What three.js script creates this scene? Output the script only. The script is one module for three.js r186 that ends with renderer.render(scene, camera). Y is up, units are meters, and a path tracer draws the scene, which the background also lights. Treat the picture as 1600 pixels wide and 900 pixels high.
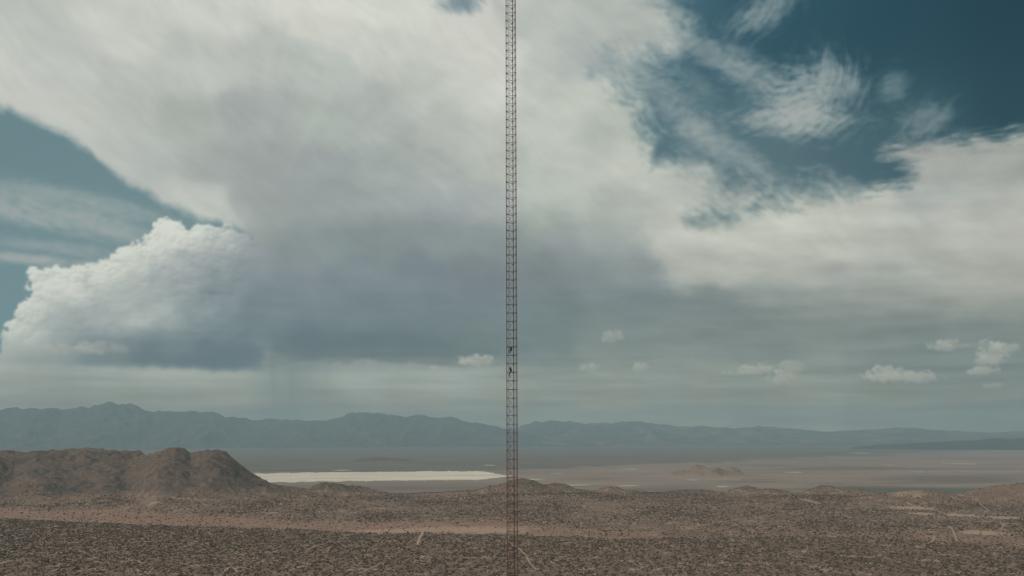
import * as THREE from 'three';
import { MarchingCubes } from 'three/addons/objects/MarchingCubes.js';
import { mergeGeometries, mergeVertices } from 'three/addons/utils/BufferGeometryUtils.js';

// ---------------------------------------------------------------- camera, light, exposure
const scene = new THREE.Scene();
const camera = new THREE.PerspectiveCamera(37.12, 16 / 9, 1, 90000);
camera.rotation.order = 'YXZ';
camera.position.set(0, 150, 0);
camera.rotation.set(Math.atan(230 / 1340), 0, -0.0033);
const renderer = new THREE.WebGLRenderer({ antialias: true });
renderer.setSize(1024, 576);
renderer.toneMapping = THREE.LinearToneMapping;
renderer.toneMappingExposure = 1;
renderer.shadowMap.enabled = true;
const sun = new THREE.DirectionalLight(new THREE.Color().setRGB(1, 0.95, 0.86), 2.7);
sun.position.set(-1500, 2200, 300);
sun.target.position.set(0, 0, -1400);
sun.castShadow = true;
sun.shadow.radius = 12;
Object.assign(sun.shadow.camera, { left: -3000, right: 3000, top: 3000, bottom: -3000, near: 10, far: 9000 });
scene.add(sun, sun.target);
scene.fog = new THREE.FogExp2(new THREE.Color().setRGB(0.7, 0.92, 1.0), 4.3e-5);

// ---------------------------------------------------------------- noise
function rng(seed) { let a = seed >>> 0; return () => { a = (a + 0x6d2b79f5) | 0; let t = Math.imul(a ^ (a >>> 15), 1 | a); t = (t + Math.imul(t ^ (t >>> 7), 61 | t)) ^ t; return ((t ^ (t >>> 14)) >>> 0) / 4294967296; }; }
const PERM = new Uint8Array(512), GX = new Float32Array(256), GY = new Float32Array(256), GZ = new Float32Array(256);
{
  const r = rng(7), p = [...Array(256).keys()];
  for (let i = 255; i > 0; i--) { const j = Math.floor(r() * (i + 1)); [p[i], p[j]] = [p[j], p[i]]; }
  for (let i = 0; i < 512; i++) PERM[i] = p[i & 255];
  for (let i = 0; i < 256; i++) { const a = r() * 6.2832, z = r() * 2 - 1, q = Math.sqrt(1 - z * z); GX[i] = Math.cos(a); GY[i] = Math.sin(a); GZ[i] = z; }
}
const fade = (t) => t * t * t * (t * (t * 6 - 15) + 10), mix = (a, b, t) => a + (b - a) * t, clamp = (x, a = 0, b = 1) => (x < a ? a : x > b ? b : x);
const sstep = (a, b, x) => { const t = clamp((x - a) / (b - a)); return t * t * (3 - 2 * t); };
function n2(x, y) {
  const xi = Math.floor(x), yi = Math.floor(y), fx = x - xi, fy = y - yi, X = xi & 255, Y = yi & 255, u = fade(fx), v = fade(fy);
  const a = PERM[PERM[X] + Y], b = PERM[PERM[X + 1] + Y], c = PERM[PERM[X] + Y + 1], d = PERM[PERM[X + 1] + Y + 1];
  return mix(mix(GX[a] * fx + GY[a] * fy, GX[b] * (fx - 1) + GY[b] * fy, u), mix(GX[c] * fx + GY[c] * (fy - 1), GX[d] * (fx - 1) + GY[d] * (fy - 1), u), v) * 1.4;
}
function fbm(x, y, o = 4, g = 0.5) { let s = 0, a = 1, t = 0; for (let i = 0; i < o; i++) { s += a * n2(x, y); t += a; a *= g; x = x * 2.03 + 17.1; y = y * 2.03 - 9.7; } return s / t; }
function ridged(x, y, o = 4) { let s = 0, a = 1, t = 0; for (let i = 0; i < o; i++) { const n = 1 - Math.abs(n2(x, y)) * 1.6; s += a * n * n; t += a; a *= 0.5; x = x * 2.07 + 31.7; y = y * 2.07 + 5.3; } return s / t; }
function n3(x, y, z) {
  const xi = Math.floor(x), yi = Math.floor(y), zi = Math.floor(z), fx = x - xi, fy = y - yi, fz = z - zi, X = xi & 255, Y = yi & 255, Z = zi & 255, u = fade(fx), v = fade(fy), w = fade(fz);
  const h = (i, j, k) => { const g = PERM[PERM[PERM[(X + i) & 255] + ((Y + j) & 255)] + ((Z + k) & 255)]; const q = Math.sqrt(1 - GZ[g] * GZ[g]); return GX[g] * q * (fx - i) + GY[g] * q * (fy - j) + GZ[g] * (fz - k); };
  return mix(mix(mix(h(0, 0, 0), h(1, 0, 0), u), mix(h(0, 1, 0), h(1, 1, 0), u), v), mix(mix(h(0, 0, 1), h(1, 0, 1), u), mix(h(0, 1, 1), h(1, 1, 1), u), v), w) * 1.5;
}
function fbm3(x, y, z, o) { let s = 0, a = 1, t = 0; for (let i = 0; i < o; i++) { s += a * n3(x, y, z); t += a; a *= 0.5; x = x * 2.03 + 3.1; y = y * 2.03 - 9.7; z = z * 2.03 + 5.5; } return s / t; }
function lumps(x, y) {                                             // rounded cells, 1 in the middle of each
  const xi = Math.floor(x), yi = Math.floor(y); let m = 9;
  for (let i = -1; i < 2; i++) for (let j = -1; j < 2; j++) {
    const h = PERM[PERM[(xi + i) & 255] + ((yi + j) & 255)], k = PERM[h + 71], dx = xi + i + 0.5 + GX[h] * 0.42 - x, dy = yi + j + 0.5 + GY[k] * 0.42 - y, d = dx * dx + dy * dy;
    if (d < m) m = d;
  }
  return 1 - Math.min(1, m);
}
const lin = (c) => (c <= 0.04045 ? c / 12.92 : Math.pow((c + 0.055) / 1.055, 2.4));

// ---------------------------------------------------------------- the sky: air and clouds, in degrees of azimuth (0 = north, right positive) and elevation
const CUMULUS_TONES = [-22.32,12.71,214,216,206,-21.01,12.5,206,209,199,-22.69,11.45,204,207,197,-24.34,10.73,206,209,199,-26.17,9.69,204,208,198,-28.5,9.08,207,210,200,-28.9,7.73,199,204,195,-30.05,6.54,201,205,196,-29.5,5.71,190,196,188,-30.18,4.98,190,196,188,-20.18,12.76,190,195,188,-19.2,12.83,186,192,186,-19.81,11.86,166,172,171,-18,12.51,158,164,165,-21.21,10.68,158,165,166,-22.58,9.67,164,171,170,-24.78,9.21,182,188,182,-23.35,8.4,166,174,172,-25.51,7.96,180,186,181,-22.44,7.42,178,185,180,-24.1,7.14,184,190,184,-25.98,7.04,160,169,168,-28.03,6.51,166,174,171,-26.94,5.54,142,154,155,-28.18,4.99,152,162,160,-21.06,8.21,148,158,160,-20.35,6.4,122,137,141,-24.54,5.64,138,150,152,-23.13,5.03,112,128,133,-19.03,8.95,128,141,146,-17.68,10.16,134,144,149,-16.15,11.47,142,150,154,-19.66,10.46,150,158,161,-21.69,6.15,128,143,146,-19.37,5.03,106,124,130,-16,8.19,114,129,135,-25.56,4.64,128,142,143,-29.58,4.3,150,159,153];
const CLOUD_TONES = [-31.6,23.68,190,195,187,-32.42,21.74,200,203,195,-29.68,21.57,195,198,192,-25.6,24.88,201,204,195,-19.77,26.18,205,208,199,-13.44,26.54,210,211,201,-8.14,27.32,210,212,202,-3.59,25.93,209,210,201,-1.31,24.38,208,209,200,-33.87,23.15,190,195,189,-28.74,18.81,198,201,193,-25.26,20.48,186,190,184,-21.58,22.91,191,195,188,-17.57,23.8,186,190,184,-13.31,23.44,184,190,184,-8.98,24.93,201,204,195,-6.71,23.05,195,199,191,-2.66,22.35,203,206,197,-30.83,19,201,203,195,-27.24,17.73,193,196,189,-25.34,16.65,190,194,188,-21.33,19.08,176,181,174,-17.38,20.3,170,175,172,-13.17,19.86,171,178,172,-8.88,20.93,177,183,178,-4.44,20.27,184,189,181,-23.1,16.53,180,185,180,-20.02,16.86,168,174,170,-16.43,17.58,160,166,164,-13.08,17.42,158,164,164,-8.8,17.64,168,176,171,-4.41,17.36,175,181,176,-1.31,18.23,185,190,181,-22.21,14.66,194,198,190,-19.85,13.87,200,204,195,-18.84,13.34,202,206,196,-17.1,14.69,159,165,163,-12.99,14.95,155,161,161,-8.74,15.14,158,165,163,-4.38,15.25,160,166,167,-1.3,14.86,168,173,171,-17.02,12.86,150,159,155,-12.9,12.46,138,149,148,-8.69,13.04,136,146,146,-4.36,13.13,137,147,148,-1.3,12.94,136,146,146,1.32,12.72,138,148,146,-18.88,10.5,142,150,153,-14.9,10.71,135,144,149,-10.74,10.45,127,138,143,-6.49,10.55,123,134,140,-2.17,10.59,125,134,139,2.18,11.01,124,133,136,-18.78,8.48,124,138,143,-14.79,8.23,119,133,138,-10.67,7.93,115,130,135,-6.45,8,115,130,135,-2.16,8.03,118,132,135,2.15,8.02,116,129,131,-22.4,5.72,112,128,133,-18.62,5.45,103,122,129,-14.7,5.75,107,125,131,-10.61,5.62,111,127,132,-6.42,5.67,114,129,132,-2.16,5.9,116,131,132,2.13,5.67,118,131,131,-20.63,7.19,122,137,141,2.78,24.34,190,195,187,4.55,22.28,198,202,192,2.28,20.29,195,200,190,6.73,20.16,183,189,179,4.47,17.75,192,197,187,7.98,17.62,198,201,190,2.23,16.11,189,195,186,4.43,15.65,187,193,184,8.79,15.5,187,192,183,13.03,15.07,185,189,181,15.92,14.67,187,190,181,2.35,27.12,188,193,186,5.99,26.61,180,186,180,9.14,26.43,178,184,178,4.59,24.69,170,177,174,2.21,14.2,166,176,166,6.58,14.11,172,178,171,10.87,13.73,191,193,183,3.51,12.7,150,157,157,6.55,12.63,158,165,162,10.82,12.48,197,198,187,15.02,13.09,200,201,189,19.08,13.61,200,201,189,22.94,13.66,191,193,183,26.63,14.03,168,173,168,30.08,13.95,170,174,168,26.82,16.3,169,171,165,29.61,16.26,171,173,167,31.59,15.94,166,169,163,31.28,12.68,191,191,182,28.24,12.31,194,194,184,24.66,11.92,189,191,181,20.89,11.45,194,195,184,16.93,10.91,195,196,184,12.85,10.71,184,186,177,8.65,10.87,145,153,152,5.65,10.95,130,139,141,26.32,10.21,179,181,172,29.75,10.25,187,187,177,20.76,9.45,169,172,165,16.85,9.27,157,162,157,24.43,8.8,161,165,158,27.89,8.16,167,169,160,30.56,8.31,171,172,162,8.59,8.76,122,133,134,12.74,8.21,126,136,135,16.76,7.64,132,141,137,20.63,7.45,136,144,139,24.28,6.86,135,143,137,27.73,6.27,133,141,135,30.71,6.45,138,145,138,6.4,6.26,126,137,134,10.6,6.18,128,138,133,14.69,6.07,128,138,133,18.62,5.93,129,138,132,22.37,5.58,126,135,130,25.94,5.42,121,132,128,29.31,5.24,122,133,129,-29.18,3.39,164,169,158,-25.85,3.86,154,161,153,-22.27,3.57,162,167,156,-18.55,4.04,160,166,156,-15.44,4.42,162,167,156,-10.56,3.95,158,164,155,-6.39,3.77,154,161,152,-2.15,3.78,152,159,150,2.11,3.77,150,157,147,6.36,4.36,146,154,145,10.53,4.09,148,155,145,14.57,3.61,148,155,144,20.42,4.07,146,153,143,25.81,3.7,128,137,131,29.17,3.58,126,135,129,-29.08,2.1,157,158,144,-24,2.37,159,159,144,-18.47,2.44,161,160,144,-12.55,2.28,157,157,142,-6.36,2.31,159,157,141,-0.02,2.3,160,158,141,6.32,2.47,159,157,139,12.5,2.2,156,154,136,18.39,1.92,154,152,134,23.92,1.83,141,139,122,29.01,1.74,138,136,119,-27.3,0.46,149,150,139,-16.44,0.45,151,151,138,-0.03,0.42,153,151,135,16.38,0.35,147,145,128,28.88,0.27,130,128,113,-20.93,12.46,204,208,198,-22.95,11.43,202,206,196,-24.56,10.71,203,207,197,-27.28,9.14,204,208,198,-28.97,9.01,206,210,200,-29.18,7.49,196,201,193,-30.07,6.31,198,203,194,-29.96,5.02,188,194,186,-25.56,9.66,186,192,186,-23.41,10.01,172,179,176,-20.83,10.78,152,160,161,-22.6,8.88,156,165,165,-26.1,7.3,160,169,168,-23.95,7.03,170,177,172,-21.77,7.53,150,160,161,-27.38,5.9,146,156,156,-24.93,5.62,138,150,151,-26.62,4.9,158,167,162,-28.18,7.56,186,192,186,-19.36,12.17,166,172,170,-18.21,12.66,162,168,167];
const CLEAR_TONES = [-31.37,17.63,105,132,139,-29.95,16.76,103,130,137,-27.78,15.57,106,134,141,-29.97,13.03,109,137,143,-24.79,14.01,110,137,143,-30.61,8.87,111,142,148,-26.35,10.75,118,143,147,-20.97,13.18,113,140,145,13.24,19.77,79,108,118,15.2,16.77,82,110,119,19.78,24.56,35,74,90,13.43,23.75,50,87,102,25.6,23.64,26,65,81,32.41,24.01,17,55,72,31.91,19.15,22,61,76,25.17,18.44,54,87,98,21.23,16.61,68,98,108,17.2,15.79,85,112,119,-3.61,28.07,92,118,132,4.58,24.3,92,122,132,9.14,26.43,68,102,116,13,14.24,97,120,124,8.99,22.08,76,109,121];
const ANVIL_EDGE = [-41.22,20.24,-35.38,19.34,-32.13,18.65,-30.77,18.39,-29.55,18.08,-28.47,17.58,-27.54,17.04,-26.41,16.29,-25.46,15.71,-24.69,15.26,-23.55,14.8,-22.49,14.16,-21,13.66,-19.82,13.39,-18.43,13.13,-16.18,12.29];
const CUMULUS_OUTLINE = [-51.31,-0.37,-51.79,3.27,-39.42,4.02,-32.75,4.64,-30.91,4.87,-30.52,5.55,-30.52,6.36,-30.32,6.96,-29.79,7.74,-29.52,8.36,-29.7,8.95,-29.55,9.56,-28.96,9.76,-28.17,9.64,-27.59,9.58,-26.66,10.11,-25.8,10.49,-24.77,11.2,-24.17,11.49,-23.44,11.55,-23.46,12.33,-23.08,12.92,-22.43,13.25,-21.66,13.16,-21.11,12.85,-20.35,13.15,-19.65,13.04,-18.95,13.25,-18.15,13.07,-16.15,11.47,-15.61,-0.75];
const CLEAR_OUTLINE = [10.25,41.65,10.76,27.85,12.04,25.9,10.85,24.67,8.4,24.44,6.38,24.23,8.33,22.12,9.08,20.66,9.31,18.39,9.44,17.22,11.43,17.36,13.32,16.83,13.93,16.29,15.15,15.71,16.68,15.27,16.17,14.82,14.67,14.43,12.99,14.04,12.06,13.84,13.19,13.78,15.06,13.99,16.72,14.41,18.16,14.86,21.12,15.03,23.78,14.9,25.63,15.07,26.12,15.7,25.03,16.69,24.47,17.15,25.52,17.36,27.6,17.09,29.69,17.07,32.02,17,36.95,16.71,40.91,17.15,43.12,33.33];
const WISPS = [17.62,26.44,2.65,1.11,18,0.62,14.1,24.27,4.06,1.03,-30,0.5,16.16,23.01,2.35,1.37,-40,0.45,9.47,23.26,2.99,1.03,-30,0.42,11.56,20.7,2.56,0.94,-35,0.4,13.64,19.13,2.56,1.11,-30,0.4,19.32,20.77,2.65,2.05,-35,0.85,21.59,21.83,1.62,2.22,50,0.72,19.05,19.7,4.06,1.03,-8,0.8,25.11,20.92,0.94,1.03,-20,0.45,27.02,18.66,1.54,1.11,12,0.5,12.59,19.62,1.71,1.71,-40,0.26,14.85,18.02,3.42,0.77,-30,0.42,7.27,23.78,2.99,1.11,-30,0.45,11.61,21.91,2.56,1.11,-30,0.25,10.88,25.53,2.14,1.11,-20,0.4,16.48,17.48,2.14,0.68,-45,0.2,12.94,22.6,2.14,0.68,-35,0.25,12.69,16.95,1.71,0.68,-10,0.5,-29.71,14,5.13,0.85,-8,0.55,-25.14,13.78,3.85,0.6,-10,0.45,-28.59,12.75,5.98,0.94,-8,0.62,-24.68,12.46,3.85,0.6,-6,0.4,-29.74,10.25,4.06,0.38,-1,0.9,-27.42,11.04,3.42,0.51,-4,0.45,-30.95,12.91,2.56,0.6,-10,0.5,-30.46,11.04,2.99,0.34,-3,0.35];
const PUFFS = [-2.37,4.88,0.88,0.33,0.95,-2.88,4.75,0.51,0.18,0.7,6.74,6.38,0.59,0.4,0.55,5.09,4.38,0.48,0.26,0.7,8.5,4.38,0.4,0.22,0.75,15.78,4.03,0.81,0.26,0.75,14.98,3.88,0.96,0.15,0.5,17.41,3.55,0.62,0.33,0.9,17.98,4.1,0.55,0.44,0.6,23.51,3.58,0.88,0.37,0.95,25.15,3.3,0.96,0.33,0.95,24.03,3.37,1.25,0.29,0.9,26.79,5.15,0.62,0.26,0.8,27.18,5.35,0.37,0.15,0.6,29.32,4.61,0.59,0.55,0.85,30,4.91,0.66,0.26,0.85,28.71,3.59,0.59,0.22,0.95,29.09,2.73,0.4,0.15,0.7,29.05,4.14,0.51,0.29,0.7,-25.6,5.21,1.1,0.33,0.5,-27.31,5.03,1.47,0.29,0.6,-4.92,4.33,0.51,0.15,0.5,27.97,5.12,1.47,0.11,0.4,-9.75,4.75,0.74,0.18,0.4];
function toneGrid(list, sigma) {                                   // smooth field through scattered tones
  const A0 = -48, E0 = -3, ST = 0.4, NA = 241, NE = 110, g = new Float32Array(NA * NE * 3);
  for (let j = 0; j < NE; j++) for (let i = 0; i < NA; i++) {
    const a = A0 + i * ST, e = E0 + j * ST; let w = 0, r = 0, gg = 0, b = 0;
    for (let k = 0; k < list.length; k += 5) {
      const dx = a - list[k], dy = (e - list[k + 1]) * 1.25, d = dx * dx + dy * dy, q = Math.exp(-d / (2 * sigma * sigma)) + 2e-4 / (1 + d);
      w += q; r += q * list[k + 2]; gg += q * list[k + 3]; b += q * list[k + 4];
    }
    g[(j * NA + i) * 3] = r / w; g[(j * NA + i) * 3 + 1] = gg / w; g[(j * NA + i) * 3 + 2] = b / w;
  }
  return (a, e, out) => {
    const x = clamp((a - A0) / ST, 0, NA - 1.001), y = clamp((e - E0) / ST, 0, NE - 1.001), i = Math.floor(x), j = Math.floor(y), fx = x - i, fy = y - j;
    for (let c = 0; c < 3; c++) out[c] = mix(mix(g[(j * NA + i) * 3 + c], g[(j * NA + i + 1) * 3 + c], fx), mix(g[((j + 1) * NA + i) * 3 + c], g[((j + 1) * NA + i + 1) * 3 + c], fx), fy);
    return out;
  };
}
function inside(poly, x, y) {                                      // signed distance in degrees, positive inside
  let d = 1e9, s = false; const n = poly.length;
  for (let i = 0, j = n - 2; i < n; j = i, i += 2) {
    const ax = poly[i], ay = poly[i + 1], bx = poly[j], by = poly[j + 1], ex = bx - ax, ey = by - ay, wx = x - ax, wy = y - ay, t = clamp((wx * ex + wy * ey) / (ex * ex + ey * ey)), qx = wx - ex * t, qy = wy - ey * t;
    d = Math.min(d, qx * qx + qy * qy);
    if (ay > y !== by > y && x < (ex * (y - ay)) / ey + ax) s = !s;
  }
  return (s ? 1 : -1) * Math.sqrt(d);
}
function curve(list, x) { let i = 0; while (i < list.length - 4 && list[i + 2] < x) i += 2; return mix(list[i + 1], list[i + 3], clamp((x - list[i]) / (list[i + 2] - list[i]))); }
{
  const cloudTone = toneGrid(CLOUD_TONES, 1.0), clearTone = toneGrid(CLEAR_TONES, 2.6), cumulusTone = toneGrid(CUMULUS_TONES, 0.72), ct = [0, 0, 0], kt = [0, 0, 0], out = [0, 0, 0];
  const over = (r, g, b, a) => { out[0] = mix(out[0], r, a); out[1] = mix(out[1], g, a); out[2] = mix(out[2], b, a); };
  const fibres = (a, e, deg, along, across, seed) => { const t = (deg * Math.PI) / 180, w = fbm(a * 0.16 + seed, e * 0.16, 2) * 1.6, x = a * Math.cos(t) + e * Math.sin(t), y = -a * Math.sin(t) + e * Math.cos(t) + w; return fbm(x * along + seed, y * across - seed, 3, 0.7); };
  const billow = (a, e) => 0.5 * lumps(a * 0.75 + 3, e * 0.85) + 0.3 * lumps(a * 1.7 + 9, e * 1.9 + 4) + 0.24 * lumps(a * 3.3, e * 3.6 + 8) + 0.16 * lumps(a * 6.2 + 2, e * 6.6);
  function inView(a, e) {
    const wide = fbm(a * 1.6 + 5, e * 2.4, 4);
    clearTone(a, e, kt); out[0] = kt[0]; out[1] = kt[1]; out[2] = kt[2];
    for (let k = 0; k < WISPS.length; k += 6) {                    // torn cirrus
      const dx = a - WISPS[k], dy = e - WISPS[k + 1]; if (Math.abs(dx) > 13 || Math.abs(dy) > 6) continue;
      const t = (WISPS[k + 4] * Math.PI) / 180, u = (dx * Math.cos(t) + dy * Math.sin(t)) / WISPS[k + 2], v = (-dx * Math.sin(t) + dy * Math.cos(t)) / WISPS[k + 3], q = u * u + v * v;
      if (q > 6) continue;
      const right = WISPS[k] > 0, f = fibres(a, e, WISPS[k + 4] + (right ? 30 : 0), right ? 0.6 : 0.24, right ? 2.3 : 1.6, k * 0.37 % 5), s = Math.exp(-q * 0.9);
      over(171, 177, 173, clamp(WISPS[k + 5] * sstep(0.14, 1.3, s * 1.15 + f * 0.55 + wide * 0.5 * s)));
    }
    // the great anvil and the deck: where the air is not clear, it is cloud
    const wa = fbm(a * 0.5, e * 0.5, 3), wb = fbm(a * 0.5 + 40, e * 0.5 + 7, 3), fine = fibres(a, e, -34, 0.3, 1.5, 2.2);
    const under = curve(ANVIL_EDGE, a) - e + 0.35 * fbm(a * 0.9, e * 0.9 + 3, 4) + 0.25 * fine;
    const nearHeap = a < -12 && e < 17, b = nearHeap ? billow(a, e) : 0, d = nearHeap ? inside(CUMULUS_OUTLINE, a, e) + (b - 0.8) * 1.25 : -9, heap = sstep(-0.08, 0.1, d);
    const clearLeft = a < -16.8 ? sstep(-0.42, 0.36, under) * sstep(-16.9, -17.5, a) * (1 - heap) : 0;
    const flat = mix(sstep(14.5, 11.5, e), sstep(19.5, 17.5, e), sstep(21, 23.5, a));                                                             // the deck's edge is flatter and firmer than the torn top
    const lobe = sstep(20.5, 18, e) * sstep(12, 10, a);
    const dB = inside(CLEAR_OUTLINE, a + wa * mix(0.9, 0.4, flat), e + wb * mix(0.9, 0.2, flat));
    const torn = mix((fibres(a, e, -38, 0.5, 1.5, 7.7) * 1.3 + wide * 0.7) * mix(1, 0.45, lobe), fbm(a * 0.6, e * 2.6, 5, 0.62) * mix(0.42, 1.1, sstep(19, 23, a)), flat);
    const clearRight = sstep(mix(mix(-1.5, -0.5, lobe), mix(-0.3, -0.6, sstep(18, 22, a)), flat), mix(mix(2.0, 1.2, lobe), mix(0.35, 0.8, sstep(18, 22, a)), flat), dB + torn);
    const hx = (a + 3.7) / 2.0, hy = (e - 28.1) / 0.95, hole = 0.75 * sstep(0.25, 1, Math.exp(-hx * hx - hy * hy) + fine * 0.5);
    let cover = 1 - Math.max(clearLeft, clearRight, hole);
    cloudTone(a + wa * 0.9, e + wb * 0.6, ct);
    const low = sstep(6.2, 3.4, e), high = 1 - sstep(8, 13, e);
    const bands = fbm(a * 0.11 + 3, e * 1.7, 5, 0.6), soft = fbm(a * 0.22 + e * 0.1, e * 0.42, 5) * 14 + fine * (7 - 3 * high), pale = sstep(150, 195, ct[1]);
    let det = soft * mix(0.75, 1, pale) + low * bands * 34 + (1 - low) * high * bands * 8 + sstep(3, 12, a) * sstep(4, 6, e) * (fbm(a * 0.17 + 6, e * 0.75 + a * 0.07, 5, 0.55) * 20);
    const fr = Math.hypot(a + 17.4, e - 13.3), fan = fbm(Math.atan2(e - 13.3, a + 17.4) * 7, fr * 0.09, 4, 0.6) * sstep(2.5, 7, fr) * sstep(12, 15.5, e) * sstep(9, 3, a);
    det += fan * 7;
    const base = 4.35 + 0.28 * fbm(a * 0.35 + 2, 4.4, 3) + 0.12 * n2(a * 1.7, 3) + 0.35 * sstep(-15.6, -13.5, a) - 0.1 * sstep(-8, -3, a), slab = sstep(-28, -25, a) * sstep(2, -5, a);
    det += slab * (13 * sstep(base + 0.1, base - 0.25, e) * sstep(1.5, 3.5, e) - 16 * sstep(base - 0.1, base + 0.15, e) * sstep(base + 3.2, base + 0.8, e));
    over(ct[0] + det, ct[1] + det, ct[2] + det * 0.95, cover);
    // crisp cumulus towers in front, lit from above and the left
    {
      if (d > -0.2) {
        const k = 0.09, gx = (billow(a + k, e) - b) / k, gy = (billow(a, e + k) - b) / k, firm = sstep(-15.2, -20, a + wa * 1.5) * sstep(4.3, 6.4, e + 0.5 * wa), lightUp = clamp(gx * 0.5 - gy * 0.62, -1, 1), rim = Math.exp(-Math.max(0, d - 0.2) * 0.8);
        cumulusTone(a + wa * 0.7, e + wb * 0.6, ct);
        if (d > 0.3) { const u = slab * -12 * sstep(base - 0.12, base + 0.22, e) * sstep(base + 2.4, base + 0.6, e); ct[0] += u; ct[1] += u; ct[2] += u * 0.8; }
        const l = (lightUp * (3 + 17 * rim) + (b - 0.8) * (8 + 30 * rim) + rim * 8 + fbm(a * 0.8, e * 1.1 + 2, 4) * 15) * firm + bands * 6;
        over(clamp(ct[0] + l, 90, 222), clamp(ct[1] + l, 100, 225), clamp(ct[2] + l * 0.93, 104, 214), heap * sstep(-14.2, -18, a + wa * 1.6) * sstep(base - 0.4, base + 0.05, e));
      }
    }
    // a shaft of rain under the dark base
    const shaft = sstep(-17.4, -14.4, a + 0.12 * e) * sstep(-10.2, -14.2, a + 0.1 * e) * 0.85 * sstep(5.6, 4.6, e);
    if (shaft > 0) over(116, 130, 131, shaft * (0.62 + 0.22 * n2(a * 1.1 + e * 0.1, e * 0.05) + 0.12 * n2(a * 2.8 + e * 0.2, e * 0.08)));
    // small fair-weather puffs far off
    for (let k = 0; k < PUFFS.length; k += 5) {
      const dx = (a - PUFFS[k]) / PUFFS[k + 2], dy = (e - PUFFS[k + 1]) / PUFFS[k + 3]; if (Math.abs(dx) > 2.2 || Math.abs(dy) > 2.2) continue;
      const q = 1 - Math.sqrt(dx * dx + (dy < 0 ? dy * dy * 1.9 : dy * dy)), b = billow(a * 2.6 + k, e * 2.9), m = q * 0.9 + (b - 0.72) * 1.9 + 0.55 * fbm(a * 2.2 + k, e * 3.6, 3);
      if (m < 0) continue;
      const l = dy * 13 - dx * 6 + (b - 0.8) * 40;
      over(176 + l, 175 + l, 162 + l, sstep(0.02, 0.42, m) * PUFFS[k + 4] * 0.72);
    }
  }
  function roundAbout(x, y, z, e) {                                // the same weather all round: broken high cloud, greyer towards the horizon
    const q = 1 / (0.12 + Math.max(0, y)), m = fbm3(x * q * 0.55 + 2, y * 1.2, z * q * 0.55, 5), f = fbm3(x * q * 1.6 + 9, y * 2, z * q * 1.6, 4), h = sstep(0, 55, e);
    out[0] = mix(104, 34, h); out[1] = mix(131, 70, h); out[2] = mix(140, 84, h);
    const c = sstep(-0.22, 0.3, m + 0.3 * f), t = 172 + f * 34 - m * 30;
    over(t, t + 4, t - 2, c);
    const hz = sstep(13, 2, e); over(128, 139, 134, hz * 0.8);
  }
  const W = 4096, H = 2048, data = new Float32Array(W * H * 4), keep = [0, 0, 0], RAD = Math.PI / 180;
  const low = [120, 131, 126].map((v) => lin(v / 255));
  for (let row = 0; row < H; row++) {
    const up = ((row + 0.5) / H - 0.5) * Math.PI, e = up / RAD, y = Math.sin(up), cy = Math.cos(up);
    for (let col = 0; col < W; col++) {
      const at = (row * W + col) * 4; data[at + 3] = 1;
      if (e < -0.3) { data[at] = low[0]; data[at + 1] = low[1]; data[at + 2] = low[2]; continue; }
      const round = ((col + 0.5) / W - 0.5) * 2 * Math.PI, x = Math.cos(round) * cy, z = Math.sin(round) * cy;
      let a = round / RAD + 90; if (a > 180) a -= 360;
      const away = Math.max(sstep(34, 46, Math.abs(a)), sstep(29.5, 39, e));
      if (away > 0) { roundAbout(x, y, z, e); keep[0] = out[0]; keep[1] = out[1]; keep[2] = out[2]; }
      if (away < 1) { inView(a, e); if (away > 0) over(keep[0], keep[1], keep[2], away); }
      for (let c = 0; c < 3; c++) data[at + c] = lin(clamp(out[c] / 255, 0.03, 0.95));
    }
  }
  const sky = new THREE.DataTexture(data, W, H, THREE.RGBAFormat, THREE.FloatType);
  sky.mapping = THREE.EquirectangularReflectionMapping; sky.magFilter = THREE.LinearFilter; sky.needsUpdate = true;
  scene.background = sky; scene.environment = sky;
}
console.log('sky done');

// ---------------------------------------------------------------- helpers for things
const taken = {};
function numbered(name) { const n = taken[name] ?? 0; taken[name] = n + 1; return n ? `${name}_${String(n).padStart(3, '0')}` : name; }
function put(o, name, data, parent = scene) { o.name = parent === scene ? numbered(name) : name; Object.assign(o.userData, data); o.castShadow = o.receiveShadow = true; parent.add(o); return o; }
const plain = (r, g, b, rough = 0.9, metal = 0) => new THREE.MeshStandardMaterial({ color: new THREE.Color().setRGB(r, g, b), roughness: rough, metalness: metal });

// ---------------------------------------------------------------- terrain
const NEAR_EDGE = [[-1133.2, -1735.4], [-972.7, -1676.4], [-804.3, -1585.2], [-695.4, -1547.8], [-521.6, -1499.4], [-369.1, -1454.3], [-202.4, -1393], [-100.9, -1381.1], [-21, -1370], [94.9, -1332.7], [187.1, -1305.7], [475.4, -1321.9], [704.1, -1224.3]];
const FAR_EDGE = [[-1281.4, -1959.1], [-1104.8, -1900.7], [-946.9, -1862], [-829.6, -1841.6], [-603.1, -1730], [-408.5, -1607.2], [-227.9, -1566.1], [-115.2, -1573.8], [-23.9, -1559.3], [105.6, -1479.6], [206.3, -1436.7], [500.5, -1390.2]];
const VALLEY = -130;
const alongX = (list, x) => { let i = 0; while (i < list.length - 2 && list[i + 1][0] < x) i++; const [a, b] = [list[i], list[i + 1]]; return mix(a[1], b[1], clamp((x - a[0]) / (b[0] - a[0]))); };
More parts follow.
